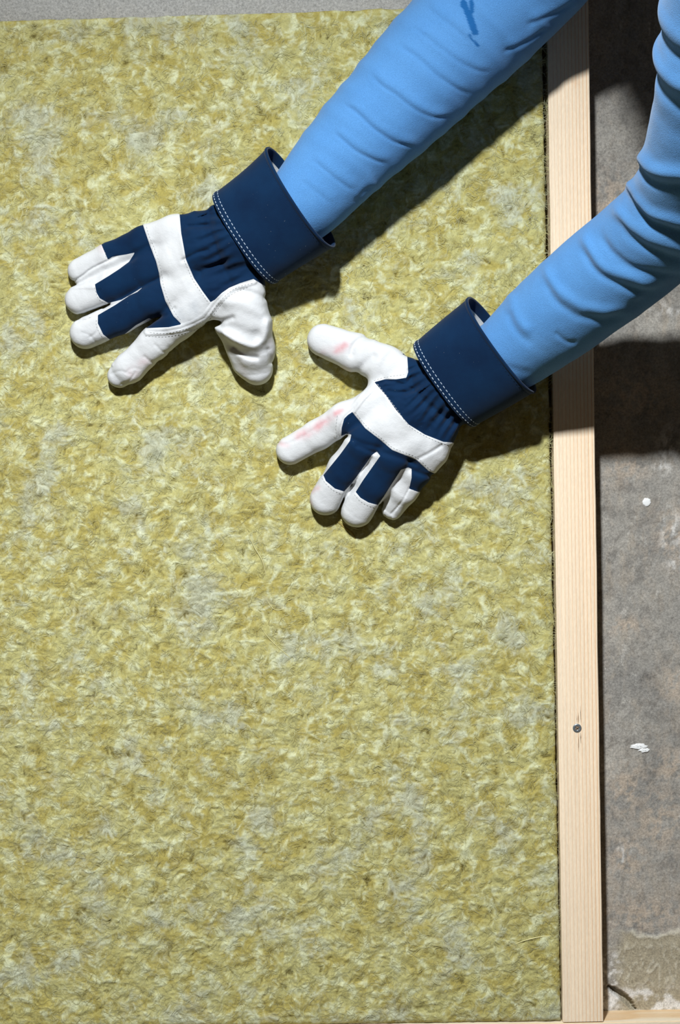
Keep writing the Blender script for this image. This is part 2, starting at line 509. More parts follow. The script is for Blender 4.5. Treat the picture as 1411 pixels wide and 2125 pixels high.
# ---- timber
def timber(name, corners, z, mat, seed, nlen, label, waves=0.0004):
    """bar with rounded arrises; corners = top face in photo pixels: near-left, near-right, far-right, far-left"""
    P = [W(x, y, z) for x, y in corners]
    c = sum(P, Vector()) / 4; c.z = 0
    ydir = ((P[2] + P[3]) - (P[0] + P[1])); ydir.z = 0; L = ydir.length / 2; ydir.normalize()
    rot = math.atan2(-ydir.x, ydir.y)
    Rm = Matrix.Rotation(-rot, 3, 'Z')
    Q = [Rm @ (p - c) for p in P]
    prof_n = 4; r = 0.0016; V = []
    def section(x0, x1, y, k):
        out = []
        j = [waves * float(perlin(np.array([[y * 1000, s * 99.0 + seed]]), 45, seed)[0]) for s in range(3)]
        for cx, sx, a0 in ((x0 + r + j[0], -1, 180), (x1 - r + j[1], 1, 90)):
            for i in range(prof_n + 1):
                a = math.radians(a0 - 90 * i / prof_n)
                out.append((cx + r * math.cos(a), y, z - r + r * math.sin(a) + j[2] * 0.3))
        return [(x0 + j[0], y, 0.0)] + out + [(x1 + j[1], y, 0.0)]
    n = None
    for i in range(nlen + 1):
        t = i / nlen
        s = section(Q[0].x * (1 - t) + Q[3].x * t, Q[1].x * (1 - t) + Q[2].x * t, Q[0].y * (1 - t) + Q[3].y * t, i)
        n = len(s); V += s
    T = []
    for i in range(nlen):
        for q in range(n - 1):
            a = i * n + q
            T += [(a, a + 1, a + n + 1), (a, a + n + 1, a + n)]
        T += [(i * n + n - 1, i * n, (i + 1) * n), (i * n + n - 1, (i + 1) * n, (i + 1) * n + n - 1)]
    for e, rev in ((0, False), (nlen, True)):
        for q in range(1, n - 1):
            t = (e * n, e * n + q + 1, e * n + q)
            T.append(t[::-1] if rev else t)
    V = np.array(V); T = np.array(T)
    me = mesh_np(name, V, T[:, ::-1], [mat], False)
    import bmesh
    bm = bmesh.new(); bm.from_mesh(me); bmesh.ops.recalc_face_normals(bm, faces=bm.faces); bm.to_mesh(me); bm.free()
    o = obj(name, me, label=label, category='timber')
    o.location = c; o.rotation_euler = (0, 0, rot)
    return o
stud = timber('timber_batten', [(1168, 2121), (1252.5, 2120), (1209, -800), (1121.5, -800)], STUD, M_PINE, 1, 90,
              'long upright pine batten with a screw, running beside the yellow-green insulation')
plate = timber('timber_plate', [(1900, 2200), (1900, 2111), (-700, 2151), (-700, 2240)][::1], STUD, M_PINE2, 2, 60,
               'pale pine plate lying across the bottom end of the long batten')

# ---- screw sunk in the batten, with the splits it opened
def lathe(profile, n=24):
    V = []; T = []
    for r, z in profile:
        for q in range(n): V.append((r * math.cos(2 * math.pi * q / n), r * math.sin(2 * math.pi * q / n), z))
    for i in range(len(profile) - 1):
        for q in range(n):
            a, b = i * n + q, i * n + (q + 1) % n
            T += [(a, b, b + n), (a, b + n, a + n)]
    return V, T
sp = W(1197.5, 1511, STUD)
inv_stud = Matrix.Translation(stud.location) @ Matrix.Rotation(stud.rotation_euler.z, 4, 'Z')
inv_stud = inv_stud.inverted()
sl = inv_stud @ sp
V, T = lathe([(0.0009, -0.0008), (0.0012, -0.0002), (0.0022, 0.0004), (0.0038, 0.0006), (0.0046, 0.0002), (0.0046, -0.001), (0.0020, -0.004)])
nv = len(V); V.append((0, 0, -0.0009)); T += [(nv, (q + 1) % 24, q) for q in range(24)]
scr = obj('screw', mesh_np('screw', V, np.array(T), [M_STEEL]), stud, label='steel screw head sunk in the batten')
scr.location = (sl.x, sl.y, STUD + 0.0002)
for k in range(2):      # cross recess
    V = [(sx * 0.0026, sy * 0.0005, z) for z in (-0.0006, 0.00075) for sx, sy in ((-1, -1), (1, -1), (1, 1), (-1, 1))]
    q = obj('drive_slot', mesh_np('drive_slot', V, [(0, 3, 2, 1), (4, 5, 6, 7), (0, 1, 5, 4), (1, 2, 6, 5), (2, 3, 7, 6), (3, 0, 4, 7)], [M_SPLIT], False), scr)
    q.rotation_euler.z = 0.6 + k * math.pi / 2
def sliver(pts, wd):
    """a raised torn splinter along the grain"""
    V = []; T = []
    loc = [inv_stud @ W(x, y, STUD) for x, y in pts]
    for i, p in enumerate(loc):
        f = math.sin(math.pi * (i + 0.15) / (len(loc) - 0.7)); hw = wd * 0.5 * max(f, 0.1)
        V += [(p.x - hw, p.y, STUD - 0.0008), (p.x, p.y, STUD + 0.0006 * f + 0.0002), (p.x + hw, p.y, STUD - 0.0008)]
    for i in range(len(loc) - 1):
        a = i * 3
        T += [(a, a + 1, a + 4, a + 3), (a + 1, a + 2, a + 5, a + 4)]
    return obj('splinter', mesh_np('splinter', V, T, [M_SPLIT], False), stud)
for pts, wd in (([(1204.5, 1465), (1204.6, 1478), (1205, 1492), (1205.5, 1500)], 0.0013), ([(1200, 1478), (1200.4, 1488), (1200.6, 1496), (1201, 1502)], 0.0014),
                ([(1197, 1484), (1197.2, 1492), (1197.6, 1500)], 0.0012), ([(1201, 1520), (1200.8, 1535), (1200.9, 1550), (1201, 1562)], 0.0014), ([(1204.5, 1520), (1205, 1530), (1205.3, 1543)], 0.0018)):
    sliver(pts, wd)

# ================================================================== INSULATION SLAB
def wool_field():
    TL, TR, BR, BL = [np.array(W(x, y, SLAB))[:2] for x, y in ((-55, 44), (1124, 7.0), (1164.5, 2119.5), (-55, 2137))]
    nx, ny = 560, 1000
    u = np.linspace(0, 1, nx)[:, None, None]; v = np.linspace(0, 1, ny)[None, :, None]
    G = (BL * (1 - u) + BR * u) * (1 - v) + (TL * (1 - u) + TR * u) * v          # (nx,ny,2) metres
    P = G.reshape(-1, 2) * 1000
    # flow of the fibres
    ang = 2.6 * perlin(P, 70, 1) + 3.4 * perlin(P, 24, 2) + 2.2 * perlin(P, 10, 3) + 0.25
    dx, dy = np.cos(ang).reshape(nx, ny), np.sin(ang).reshape(nx, ny)
    noise = RNG.normal(size=(nx, ny))
    noise = (noise + np.roll(noise, 1, 0) + np.roll(noise, 1, 1)) / 1.7
    acc = noise.copy(); cnt = 1.0
    for sgn in (1, -1):
        X, Y = np.meshgrid(np.arange(nx, dtype=float), np.arange(ny, dtype=float), indexing='ij')
        for k in range(9):
            xi = np.clip(np.rint(X), 0, nx - 1).astype(int); yi = np.clip(np.rint(Y), 0, ny - 1).astype(int)
            X += sgn * dx[xi, yi]; Y += sgn * dy[xi, yi]
            xi = np.clip(np.rint(X), 0, nx - 1).astype(int); yi = np.clip(np.rint(Y), 0, ny - 1).astype(int)
            wgt = 1 - k / 10.0
            acc += noise[xi, yi] * wgt; cnt += wgt ** 2
    lic = (acc / math.sqrt(cnt)).ravel()
    lic = np.clip(lic / lic.std(), -2.6, 2.6)
    wp = P + 7 * np.stack([perlin(P, 22, 5), perlin(P, 22, 6)], 1)
    clump = fbm(wp, 19, 4, 7, 0.65)
    tuft = 0.5 - np.abs(perlin(wp, 15, 15)) * 1.6 - 0.5 * np.abs(perlin(wp, 7, 16))
    broad = fbm(P, 150, 3, 20)
    grey = fbm(wp, 55, 4, 25, 0.6)
    return G, P, nx, ny, ang, lic, clump, tuft, broad, grey
G, P, nx, ny, ang, lic, clump, tuft, broad, grey = wool_field()
fine = fbm(P, 6.5, 3, 81, 0.7)
h = 0.0014 * clump + 0.0007 * tuft + 0.00016 * lic + 0.0010 * broad + 0.00035 * fine
wp2 = P + 9 * np.stack([perlin(P, 26, 61), perlin(P, 26, 62)], 1) + 3 * np.stack([perlin(P, 8, 63), perlin(P, 8, 64)], 1)
hue = fbm(wp2, 26, 4, 65, 0.62); puff = fbm(wp2, 13, 3, 70, 0.6)
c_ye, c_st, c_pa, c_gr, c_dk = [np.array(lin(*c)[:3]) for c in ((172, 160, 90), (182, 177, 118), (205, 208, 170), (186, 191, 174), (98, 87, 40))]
c_ol = c_ye
t1 = sstep(-0.5, 0.4, hue + 0.09 * lic + 0.3 * broad)[:, None]
colr = c_ye * (1 - t1) + c_st * t1
t2 = (sstep(-0.1, 0.75, puff * 1.0 + 0.11 * lic + 0.3 * clump) * 0.9)[:, None]
colr = colr * (1 - t2) + c_pa * t2
t3 = (sstep(0.0, 0.8, grey + 0.08 * lic + 0.25 * fine) * 0.7)[:, None]
colr = colr * (1 - t3) + c_gr * (0.9 + 0.06 * lic[:, None]) * t3
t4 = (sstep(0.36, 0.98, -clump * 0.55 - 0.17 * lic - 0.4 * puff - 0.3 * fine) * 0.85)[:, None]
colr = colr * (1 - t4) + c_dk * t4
colr = colr * (1 + 0.05 * lic[:, None])
colr = np.clip(colr, 0.01, 1)
Z = SLAB + h
# edges: slightly rounded and ragged
iu = np.repeat(np.arange(nx), ny); iv = np.tile(np.arange(ny), nx)
em = np.minimum(np.minimum(iu, nx - 1 - iu), np.minimum(iv, ny - 1 - iv))
Z = Z - 0.004 * np.exp(-em / 1.6)
XY = G.reshape(-1, 2).copy()
onr = (iu == nx - 1); XY[onr, 0] += 0.0011 * fbm(P[onr], 18, 3, 40)
ont = (iv == ny - 1); XY[ont, 1] += 0.0016 * fbm(P[ont], 22, 3, 44)
V = np.column_stack([XY, Z])
ii = np.arange(nx * ny).reshape(nx, ny)
Tq = np.stack([ii[:-1, :-1], ii[1:, :-1], ii[1:, 1:], ii[:-1, 1:]], -1).reshape(-1, 4)
loop = np.concatenate([ii[:, 0], ii[-1, 1:], ii[-2::-1, -1], ii[0, -2:0:-1]])
Vs, Cs, Ts = [V], [colr], [Tq]
prev = loop; nb = len(V)
for f in (0.75, 0.5, 0.25, 0.0):
    ring = V[loop].copy(); ring[:, 2] = ring[:, 2] * f + 0.0003
    ring[:, :2] += 0.0003 * RNG.normal(size=(len(loop), 1)) * (0 < f)
    Vs.append(ring); Cs.append(colr[loop] * 0.95)
    cur = nb + np.arange(len(loop)); nb += len(loop)
    Ts.append(np.stack([prev, cur, np.roll(cur, -1), np.roll(prev, -1)], 1)); prev = cur
slab = obj('insulation_batt', mesh_np('insulation_batt', np.concatenate(Vs), np.concatenate(Ts), [M_WOOL], True, {'wool': np.concatenate(Cs)}),
           label='large yellow-green mineral wool insulation batt lying beside the long pine batten', category='insulation', kind='thing')

# loose fibres lying on the wool, following its flow
def fibres(n, seg=6, step=1.7):
    idx = RNG.integers(0, nx * ny, n)
    x = (idx // ny).astype(float); y = (idx % ny).astype(float)
    ux = (G[-1, 0] - G[0, 0]) / (nx - 1); uy = (G[0, -1] - G[0, 0]) / (ny - 1)
    lift = RNG.uniform(0.0, 0.0005, n) ; wid = RNG.uniform(0.00007, 0.00017, n)
    bend = RNG.normal(0, 0.22, n); off = RNG.normal(0, 0.9, n)
    shade = RNG.uniform(0.8, 1.12, n)[:, None] * (colr[idx] * 0.72 + 0.28 * np.where(RNG.random((n, 1)) < 0.75, c_pa, c_ol * 0.8))
    pts = []; dirs = []
    for k in range(seg + 1):
        xi = np.clip(np.rint(x), 0, nx - 1).astype(int); yi = np.clip(np.rint(y), 0, ny - 1).astype(int)
        a = ang[xi * ny + yi] + off + bend * k
        z = Z[xi * ny + yi] + 0.0002 + lift * math.sin(math.pi * k / seg)
        xy = np.stack([G[0, 0, 0] + x * ux[0] + y * uy[0], G[0, 0, 1] + x * ux[1] + y * uy[1]], 1)
        pts.append(np.column_stack([xy, z])); dirs.append(a)
        x = np.clip(x + step * np.cos(a), 0, nx - 1); y = np.clip(y + step * np.sin(a), 0, ny - 1)
    pts = np.array(pts); dirs = np.array(dirs)
    f = np.sin(math.pi * (np.arange(seg + 1) + 0.4) / (seg + 0.8))[:, None, None]
    nrm = np.stack([-np.sin(dirs), np.cos(dirs), np.full_like(dirs, 0.3)], -1) * wid[None, :, None] * f
    V = np.stack([pts + nrm, pts - nrm], 2)                  # seg+1, n, 2, 3
    V = V.transpose(1, 0, 2, 3).reshape(-1, 3)
    b = (np.arange(n) * (seg + 1) * 2)[:, None]
    T = []
    for k in range(seg): T.append(b + np.array([[2 * k, 2 * k + 1, 2 * k + 3, 2 * k + 2]]))
    T = np.stack(T, 1).reshape(-1, 4)
    C = np.repeat(np.clip(shade, 0, 1), (seg + 1) * 2, 0)
    return mesh_np('wool_fibres', V, T, [M_FIBRE], True, {'wool': C})
fib = obj('wool_fibres', fibres(60000), slab, kind='stuff', label='loose fine fibres on the face of the wool')

def strand(pts, wd, mat, rise=0.0003):
    """one long loose strand of wool, a thin three-sided thread resting on the face"""
    p = smooth_poly([tuple(W(x, y, SLAB)) for x, y in pts], 6); V = []; T = []
    from_px = lambda q: Z[np.argmin((XY[::1, 0] - q[0]) ** 2 + (XY[::1, 1] - q[1]) ** 2)]
    for i, q in enumerate(p):
        t = p[min(i + 1, len(p) - 1)] - p[max(i - 1, 0)]; t = t / np.linalg.norm(t); f = wd * (0.35 + 0.65 * math.sin(math.pi * (i + 0.3) / len(p)))
        z = from_px(q) + 0.0001 + rise * math.sin(math.pi * i / (len(p) - 1)) * 0.5
        V += [(q[0] - t[1] * f, q[1] + t[0] * f, z), (q[0], q[1], z + f * 1.1), (q[0] + t[1] * f, q[1] - t[0] * f, z)]
    for i in range(len(p) - 1):
        for k in range(3):
            a, b = i * 3 + k, i * 3 + (k + 1) % 3
            T.append((a, b, b + 3, a + 3))
    return obj('wool_strand', mesh_np('wool_strand', V, T, [mat], True), slab)
M_STRAW, M_STALK = mat_plain('pale_wool_strand', lin(206, 200, 146), 0.9), mat_plain('brown_wool_strand', lin(150, 132, 70), 0.9)
for pts, wd, mt in (([(512, 1100), (528, 1135), (545, 1165), (552, 1196)], 0.0009, M_STRAW), ([(700, 1082), (714, 1094), (730, 1106), (737, 1118)], 0.0013, M_STALK), ([(706, 1078), (726, 1092), (746, 1100)], 0.0012, M_STRAW),
                    ([(538, 1296), (556, 1322), (585, 1350), (604, 1366)], 0.0006, M_STRAW), ([(552, 1242), (562, 1258), (573, 1266), (590, 1264)], 0.0006, M_STRAW), ([(1065, 1960), (1110, 1946), (1150, 1942)], 0.0008, M_STRAW)):
    strand(pts, wd, mt)

# ================================================================== THE PERSON
person = bpy.data.objects.new('person', None)
COL.objects.link(person)
person['label'] = 'person in a light blue long-sleeved shirt and work gloves pressing both hands on the insulation'
person['category'] = 'person'
person.location = (0, 0, 0)

S = SLAB * 1000
def mmp(px, py, z):
    p = W(px, py, z / 1000.0); return (p.x * 1000, p.y * 1000, z)

def build_glove(spec):
    chains = spec['chains']                  # list of (k, [(px,py,z,r),...]) in mm above the slab
    pts = [mmp(x, y, S + z) for _, c in chains for (x, y, z, r) in c]
    rmax = max(r for _, c in chains for (_, _, _, r) in c)
    lo = np.min(pts, 0) - rmax - 5; hi = np.max(pts, 0) + rmax + 5
    hs = 1.0
    ax = [np.arange(lo[i], hi[i], hs, dtype=np.float32) for i in range(3)]
    total = np.full([len(q) for q in ax], 30.0, np.float32)
    for k, c in chains:
        cp = np.array([mmp(x, y, S + z) for x, y, z, r in c]); cr = max(r for *_, r in c) + 17
        sl = tuple(slice(max(0, int((cp[:, i].min() - cr - lo[i]) / hs)), int((cp[:, i].max() + cr - lo[i]) / hs) + 2) for i in range(3))
        X, Y, Zg = np.meshgrid(*[q[w_] for q, w_ in zip(ax, sl)], indexing='ij', sparse=True)
        d = None
        for (x0, y0, z0, r0), (x1, y1, z1, r1) in zip(c[:-1], c[1:]):
            q = capsule(X, Y, Zg, mmp(x0, y0, S + z0), mmp(x1, y1, S + z1), r0, r1, 1.7)
            d = q if d is None else smin(d, q, 5.0)
        total[sl] = smin(total[sl], d, k)
    # flat underside where the glove presses on the wool
    total = np.maximum(total, (S - 3.0) - ax[2][None, None, :])
    band = np.abs(total) < 5.5
    bi = np.argwhere(band)
    Pm = np.stack([ax[0][bi[:, 0]], ax[1][bi[:, 1]], ax[2][bi[:, 2]]], 1).astype(float)
    total[band] += spec['disp'](Pm, to_px(Pm / 1000)).astype(np.float32)
    Vv, Q = surface_nets(total, np.array([a[0] for a in ax], float), hs)
    T = np.concatenate([Q[:, [0, 1, 2]], Q[:, [0, 2, 3]]])
    return Vv / 1000, T

def vnormals(V, T):
    n = np.cross(V[T[:, 1]] - V[T[:, 0]], V[T[:, 2]] - V[T[:, 0]])
    N = np.zeros_like(V)
    for i in range(3): np.add.at(N, T[:, i], n)
    return N / (np.linalg.norm(N, axis=1)[:, None] + 1e-12)

def tint_of(px, pinks, greys):
    c = np.ones((len(px), 3))
    for lst, tone in ((pinks, np.array([0.98, 0.60, 0.62])), (greys, np.array([0.80, 0.82, 0.84]))):
        for (x0, y0, x1, y1, r, amt) in lst:
            d, _ = seg_tools(px, [(x0, y0), (x1, y1 + 0.01)])
            m = np.clip(amt * np.exp(-(d / r) ** 2) * (0.8 + 0.7 * fbm(px, 18, 3, 77)), 0, 1)[:, None]
            c = c * (1 - m) + tone * c * m
    return c

def dash_mesh(segments, wd, ht):
    """segments: list of (p, q, n) -> one mesh of small thread stitches"""
    V = []; T = []
    for p, q, n in segments:
        d = (q - p); s = d.cross(n); s.normalize(); n = n.normalized(); b = len(V)
        m = (p + q) / 2
        for c, wf, hf in ((p, 0.5, 0.1), (m, 1.0, 1.0), (q, 0.5, 0.1)):
            V += [c - s * wd * wf * 0.5 - n * ht * 0.5, c + n * ht * hf, c + s * wd * wf * 0.5 - n * ht * 0.5]
        for i in (0, 3):
            T += [(b + i, b + i + 1, b + i + 4), (b + i, b + i + 4, b + i + 3), (b + i + 1, b + i + 2, b + i + 5), (b + i + 1, b + i + 5, b + i + 4)]
    return [tuple(v) for v in V], T

def stitch_on(bvh, pts, length, gap, wd, ht, lift=0.0002):
    """stitches that follow a seam across the glove surface"""
    pts = smooth_poly(pts, 6); s = 0; segs = []
    L = np.concatenate([[0], np.cumsum(np.hypot(*np.diff(pts, axis=0).T))])
    at = lambda q: (np.interp(q, L, pts[:, 0]), np.interp(q, L, pts[:, 1]))
    o = Vector((0, 0, D))
    while s + length < L[-1]:
        hit = []
        for q in (s, s + length):
            d = (W(*at(q), 0.0) - o).normalized()
            co, n, _, _ = bvh.ray_cast(o, d)
            if co is None: break
            hit.append((co, n))
        if len(hit) == 2 and (hit[0][0] - hit[1][0]).length < 0.01:
            n = (hit[0][1] + hit[1][1]).normalized()
            segs.append((hit[0][0] + n * lift, hit[1][0] + n * lift, n))
        s += length + gap
    return segs

def glove(spec):
    V, T = build_glove(spec)
    N = vnormals(V, T)
    px = to_px(V)
    extra = np.concatenate([N[:, 2:3], tint_of(px, spec['pink'], spec['grey'])], 1)
    Vl = [tuple(v) for v in V]; bvh = BVHTree.FromPolygons(Vl, [tuple(map(int, t)) for t in T])
    parts = []
    rest = T
    for name, poly, mat, label, nzmin in spec['panels']:
        g = np.minimum(poly_sd(to_px(V), poly), (extra[:, 0] - nzmin) * 25)
        V, Tin, rest, extra = clip_mesh(V, rest, g, extra)
        parts.append((name, Tin, mat, label))
    def mk(name, T, mat, parent, **kw):
        v, t, e = compact(V, T, extra)
        return obj(name, mesh_np(name, v, t, [mat], True, {'tint': e[:, 1:4]}), parent, **kw)
    root = mk('glove', rest, M_LEATHER, person, label=spec['label'])
    for name, Tin, mat, label in parts:
        if len(Tin): 
            o = mk(name, Tin, mat, root)
            if label: o['label'] = label
    # ---- cuff: a flared double-walled canvas gauntlet
    (c0, U0, w0, h0, z0), (c1, U1, w1, h1, z1) = spec['cuff']
    A, B = Vector(mmp(*c0, S + z0)) / 1000, Vector(mmp(*c1, S + z1)) / 1000
    axis = (B - A).normalized()
    def ring(t, off=0.0):
        C = A.lerp(B, t)
        a0, a1 = Vector(mmp(*U0, S + z0)) / 1000 - A, Vector(mmp(*U1, S + z1)) / 1000 - B
        U = a0.lerp(a1, t); U.z = 0; U = (U - axis * U.dot(axis)).normalized()
        Vv = axis.cross(U); 
        if Vv.z < 0: Vv = -Vv
        bulge = spec.get('bulge', 0) * math.sin(math.pi * t)
        ww = w0 + (w1 - w0) * t + bulge + off; hh = h0 + (h1 - h0) * t + bulge + off
        out = []
        for q in range(120):
            a = 2 * math.pi * q / 120; ca, sa = math.cos(a), math.sin(a)
            e = spec.get('sq', 0.88)
            xx = math.copysign(abs(ca) ** e, ca) * ww; yy = math.copysign(abs(sa) ** e, sa) * hh
            p = C * 1000 + U * xx + Vv * yy
            wob = spec['cuffwob'](t, a)
            p = p + (U * math.cos(a) + Vv * math.sin(a)) * wob
            out.append(p / 1000)
        return out, U, Vv
    def loft(ts, offs):
        V = []; 
        for t, o_ in zip(ts, offs): V += ring(t, o_)[0]
        T = []
        for i in range(len(ts) - 1):
            for q in range(120):
                a, b = i * 120 + q, i * 120 + (q + 1) % 120
                T += [(a, b, b + 120, a + 120)]
        return [tuple(v) for v in V], np.array(T)
    n = 36
    ts = list(np.linspace(0, 0.955, n)); of = [0.0] * n
    ts += [0.958, 0.965, 0.985, 1.0, 1.003, 1.0, 0.985, 0.93, 0.87]; of += [0.3, 1.0, 1.25, 0.8, -0.4, -1.6, -2.0, -2.0, -2.0]
    of = [o_ + (0.9 * math.exp(-((t - 0.045) / 0.03) ** 2)) for o_, t in zip(of, ts)]
    Vc, Tc = loft(ts, of)
    fl = spec['flip']
    tc = np.ones((len(Vc), 3))
    cuff = obj('cuff', mesh_np('cuff', Vc, Tc[:, ::-1] if fl else Tc, [M_NAVY], True, {'tint': tc}), root, label='stiff dark navy canvas cuff')
    ti = list(np.linspace(0.90, 0.05, 24))
    Vi, Ti = loft(ti, [-1.9] * 24)
    obj('cuff_lining', mesh_np('cuff_lining', Vi, Ti[:, ::-1] if fl else Ti, [M_LINING], True), root, label='white lining inside the cuff')
    # twin rows of white stitches round the cuff and a faint row at its hem
    for trow, mat, nm, on, step in ((0.035, M_THREAD, 'cuff_stitching', 0.62, 1.0), (0.095, M_THREAD, 'cuff_stitching', 0.62, 1.0), (0.93, M_NAVY, 'hem_stitching', 0.5, 1.0)):
        off = 0.2 + 0.9 * math.exp(-((trow - 0.045) / 0.03) ** 2)
        R_, U, Vv = ring(trow, off)
        Ln = [0.0]
        for q in range(120): Ln.append(Ln[-1] + (R_[(q + 1) % 120] - R_[q]).length)
        Cn = A.lerp(B, trow); segs = []
        def at(s):
            s = s % Ln[-1]; q = max(i for i in range(120) if Ln[i] <= s)
            f = (s - Ln[q]) / (Ln[q + 1] - Ln[q]); return R_[q].lerp(R_[(q + 1) % 120], f)
        s = 0.0; pitch = 0.0047
        while s < Ln[-1] - pitch:
            p, q2 = at(s), at(s + pitch * on)
            nn = (p - Cn).normalized(); segs.append((p, q2, nn)); s += pitch
        v, t = dash_mesh(segs, 0.0009, 0.0004)
        obj(nm, mesh_np(nm, v, t, [mat], True), root, kind='stuff')
    segs = []
    for line in spec['seams']: segs += stitch_on(bvh, line, 4.2, 2.6, 0.0007, 0.00035)
    v, t = dash_mesh(segs, 0.0007, 0.00035)
    obj('seam_stitching', mesh_np('seam_stitching', v, t, [M_GTHREAD], True), root, kind='stuff')
    return root

# ---------------------------------------------------------------- right-hand glove (left in the photo)
A_fing = [(292, 452), (262, 462), (203, 492), (208, 501), (214, 516), (224, 539), (233, 533), (243, 531), (262, 528), (280, 524), (268, 543), (248, 558), (225, 573), (197, 590),
          (200, 607), (207, 619), (225, 629), (252, 622), (275, 609), (296, 596), (285, 606), (269, 613), (239, 633), (203, 654), (203, 671), (214, 694), (235, 710), (258, 694),
          (282, 675), (309, 660), (318, 664), (303, 681), (350, 679), (377, 673), (360, 656), (343, 624), (333, 590), (330, 567), (324, 543), (311, 509), (301, 480)]
A_band = [(292, 452), (301, 480), (311, 509), (324, 543), (330, 567), (333, 590), (343, 624), (360, 656), (377, 673), (404, 662), (420, 655), (437, 627), (420, 604), (403, 578), (386, 539), (376, 484), (371, 425), (330, 436)]
A_wrist = [(371, 425), (376, 484), (386, 539), (403, 578), (420, 604), (437, 627), (446, 622), (460, 608), (476, 597), (500, 587), (526, 579), (560, 600), (640, 560), (560, 300), (450, 380), (425, 415)]
A_tip1 = [(208, 501), (214, 516), (224, 541), (210, 600), (100, 600), (100, 520), (190, 480)]
A_tip2 = [(193, 588), (200, 607), (207, 619), (227, 631), (180, 664), (100, 650), (100, 597), (158, 592)]
A_tip3 = [(203, 652), (203, 671), (214, 694), (237, 713), (235, 760), (120, 760), (120, 668), (160, 664)]
A_strip = [(526, 583), (500, 590), (477, 600), (450, 625), (424, 660), (400, 672), (374, 682), (340, 688), (306, 688)]
A_gather = [(420, 425), (433, 442), (435, 480), (450, 522), (471, 573), (484, 600)]

def A_disp(Pm, px):
    wrist = region(px, A_wrist, -6, 6)
    dpl = np.zeros(len(px)); m = wrist > 0; pw = px[m]
    g = seg_tools(pw, A_gather)
    ph = g[1] / 21 * 2 * np.pi + 2.2 * perlin(pw, 60, 3)
    dpl[m] = wrist[m] * (2.7 * np.exp(-(g[0] / 9) ** 2) + 1.25 * np.sin(ph) * np.exp(-(g[0] / 32) ** 2) + 1.0 * np.abs(perlin(pw * [0.45, 1], 16, 5)))
    dpl -= 0.8 * region(px, A_band)
    for tp in (A_tip1, A_tip2, A_tip3): dpl -= 0.6 * region(px, tp)
    m = region(px, [(min(p[0] for p in A_strip) - 12, min(p[1] for p in A_strip) - 12), (max(p[0] for p in A_strip) + 12, min(p[1] for p in A_strip) - 12), (max(p[0] for p in A_strip) + 12, max(p[1] for p in A_strip) + 12), (min(p[0] for p in A_strip) - 12, max(p[1] for p in A_strip) + 12)]) > 0
    d = np.full(len(px), 99.0); d[m] = seg_tools(px[m], A_strip)[0]
    dpl -= 1.1 * sstep(9, 6, d); dpl += 0.6 * np.exp(-(d / 1.6) ** 2)
    # creases
    for pts, a, wd in (([(318, 664), (345, 655), (362, 640)], 1.3, 4), ([(296, 597), (330, 577)], 0.9, 5), ([(280, 524), (318, 505)], 1.0, 6), ([(380, 540), (410, 525), (432, 520)], 1.6, 4),
                       ([(390, 470), (430, 468)], 1.0, 4), ([(230, 776), (250, 770), (268, 776)], 0.5, 3), ([(250, 798), (268, 790), (280, 774)], 0.6, 2.5), ([(258, 806), (272, 797)], 0.5, 2.5), ([(262, 772), (276, 764), (290, 766)], 0.4, 3)):
        crease(dpl, px, pts, a, wd)
    # draped folds of the thumb leather
    for pts, a, wd in (([(440, 678), (458, 690), (495, 711), (528, 720), (548, 704), (556, 668)], -4.0, 9), ([(486, 722), (500, 732), (516, 740), (532, 742)], 3.0, 6),
                       ([(478, 676), (505, 688), (528, 694)], 2.8, 12), ([(432, 672), (456, 668), (482, 660)], 2.4, 6), ([(490, 603), (520, 607), (548, 618)], 2.0, 7), ([(470, 626), (505, 632), (542, 650)], -1.6, 12),
                       ([(556, 726), (561, 742), (562, 752)], 1.8, 5), ([(150, 585), (170, 573), (190, 558), (224, 541), (243, 532)], 1.6, 2.5), ([(160, 669), (180, 663), (203, 655)], 1.0, 2.2), ([(165, 652), (200, 640), (226, 631)], 1.0, 3),
                       ([(186, 700), (200, 690), (206, 676)], 0.6, 3), ([(170, 690), (186, 696), (200, 712)], 0.5, 3), ([(300, 740), (315, 752), (330, 748)], 0.7, 3), ([(322, 716), (338, 730), (352, 730)], 0.6, 3)):
        crease(dpl, px, pts, a, wd)
    dpl += 0.5 * perlin(Pm, 16, 6) + 0.25 * perlin(Pm, 6, 7)
    return dpl

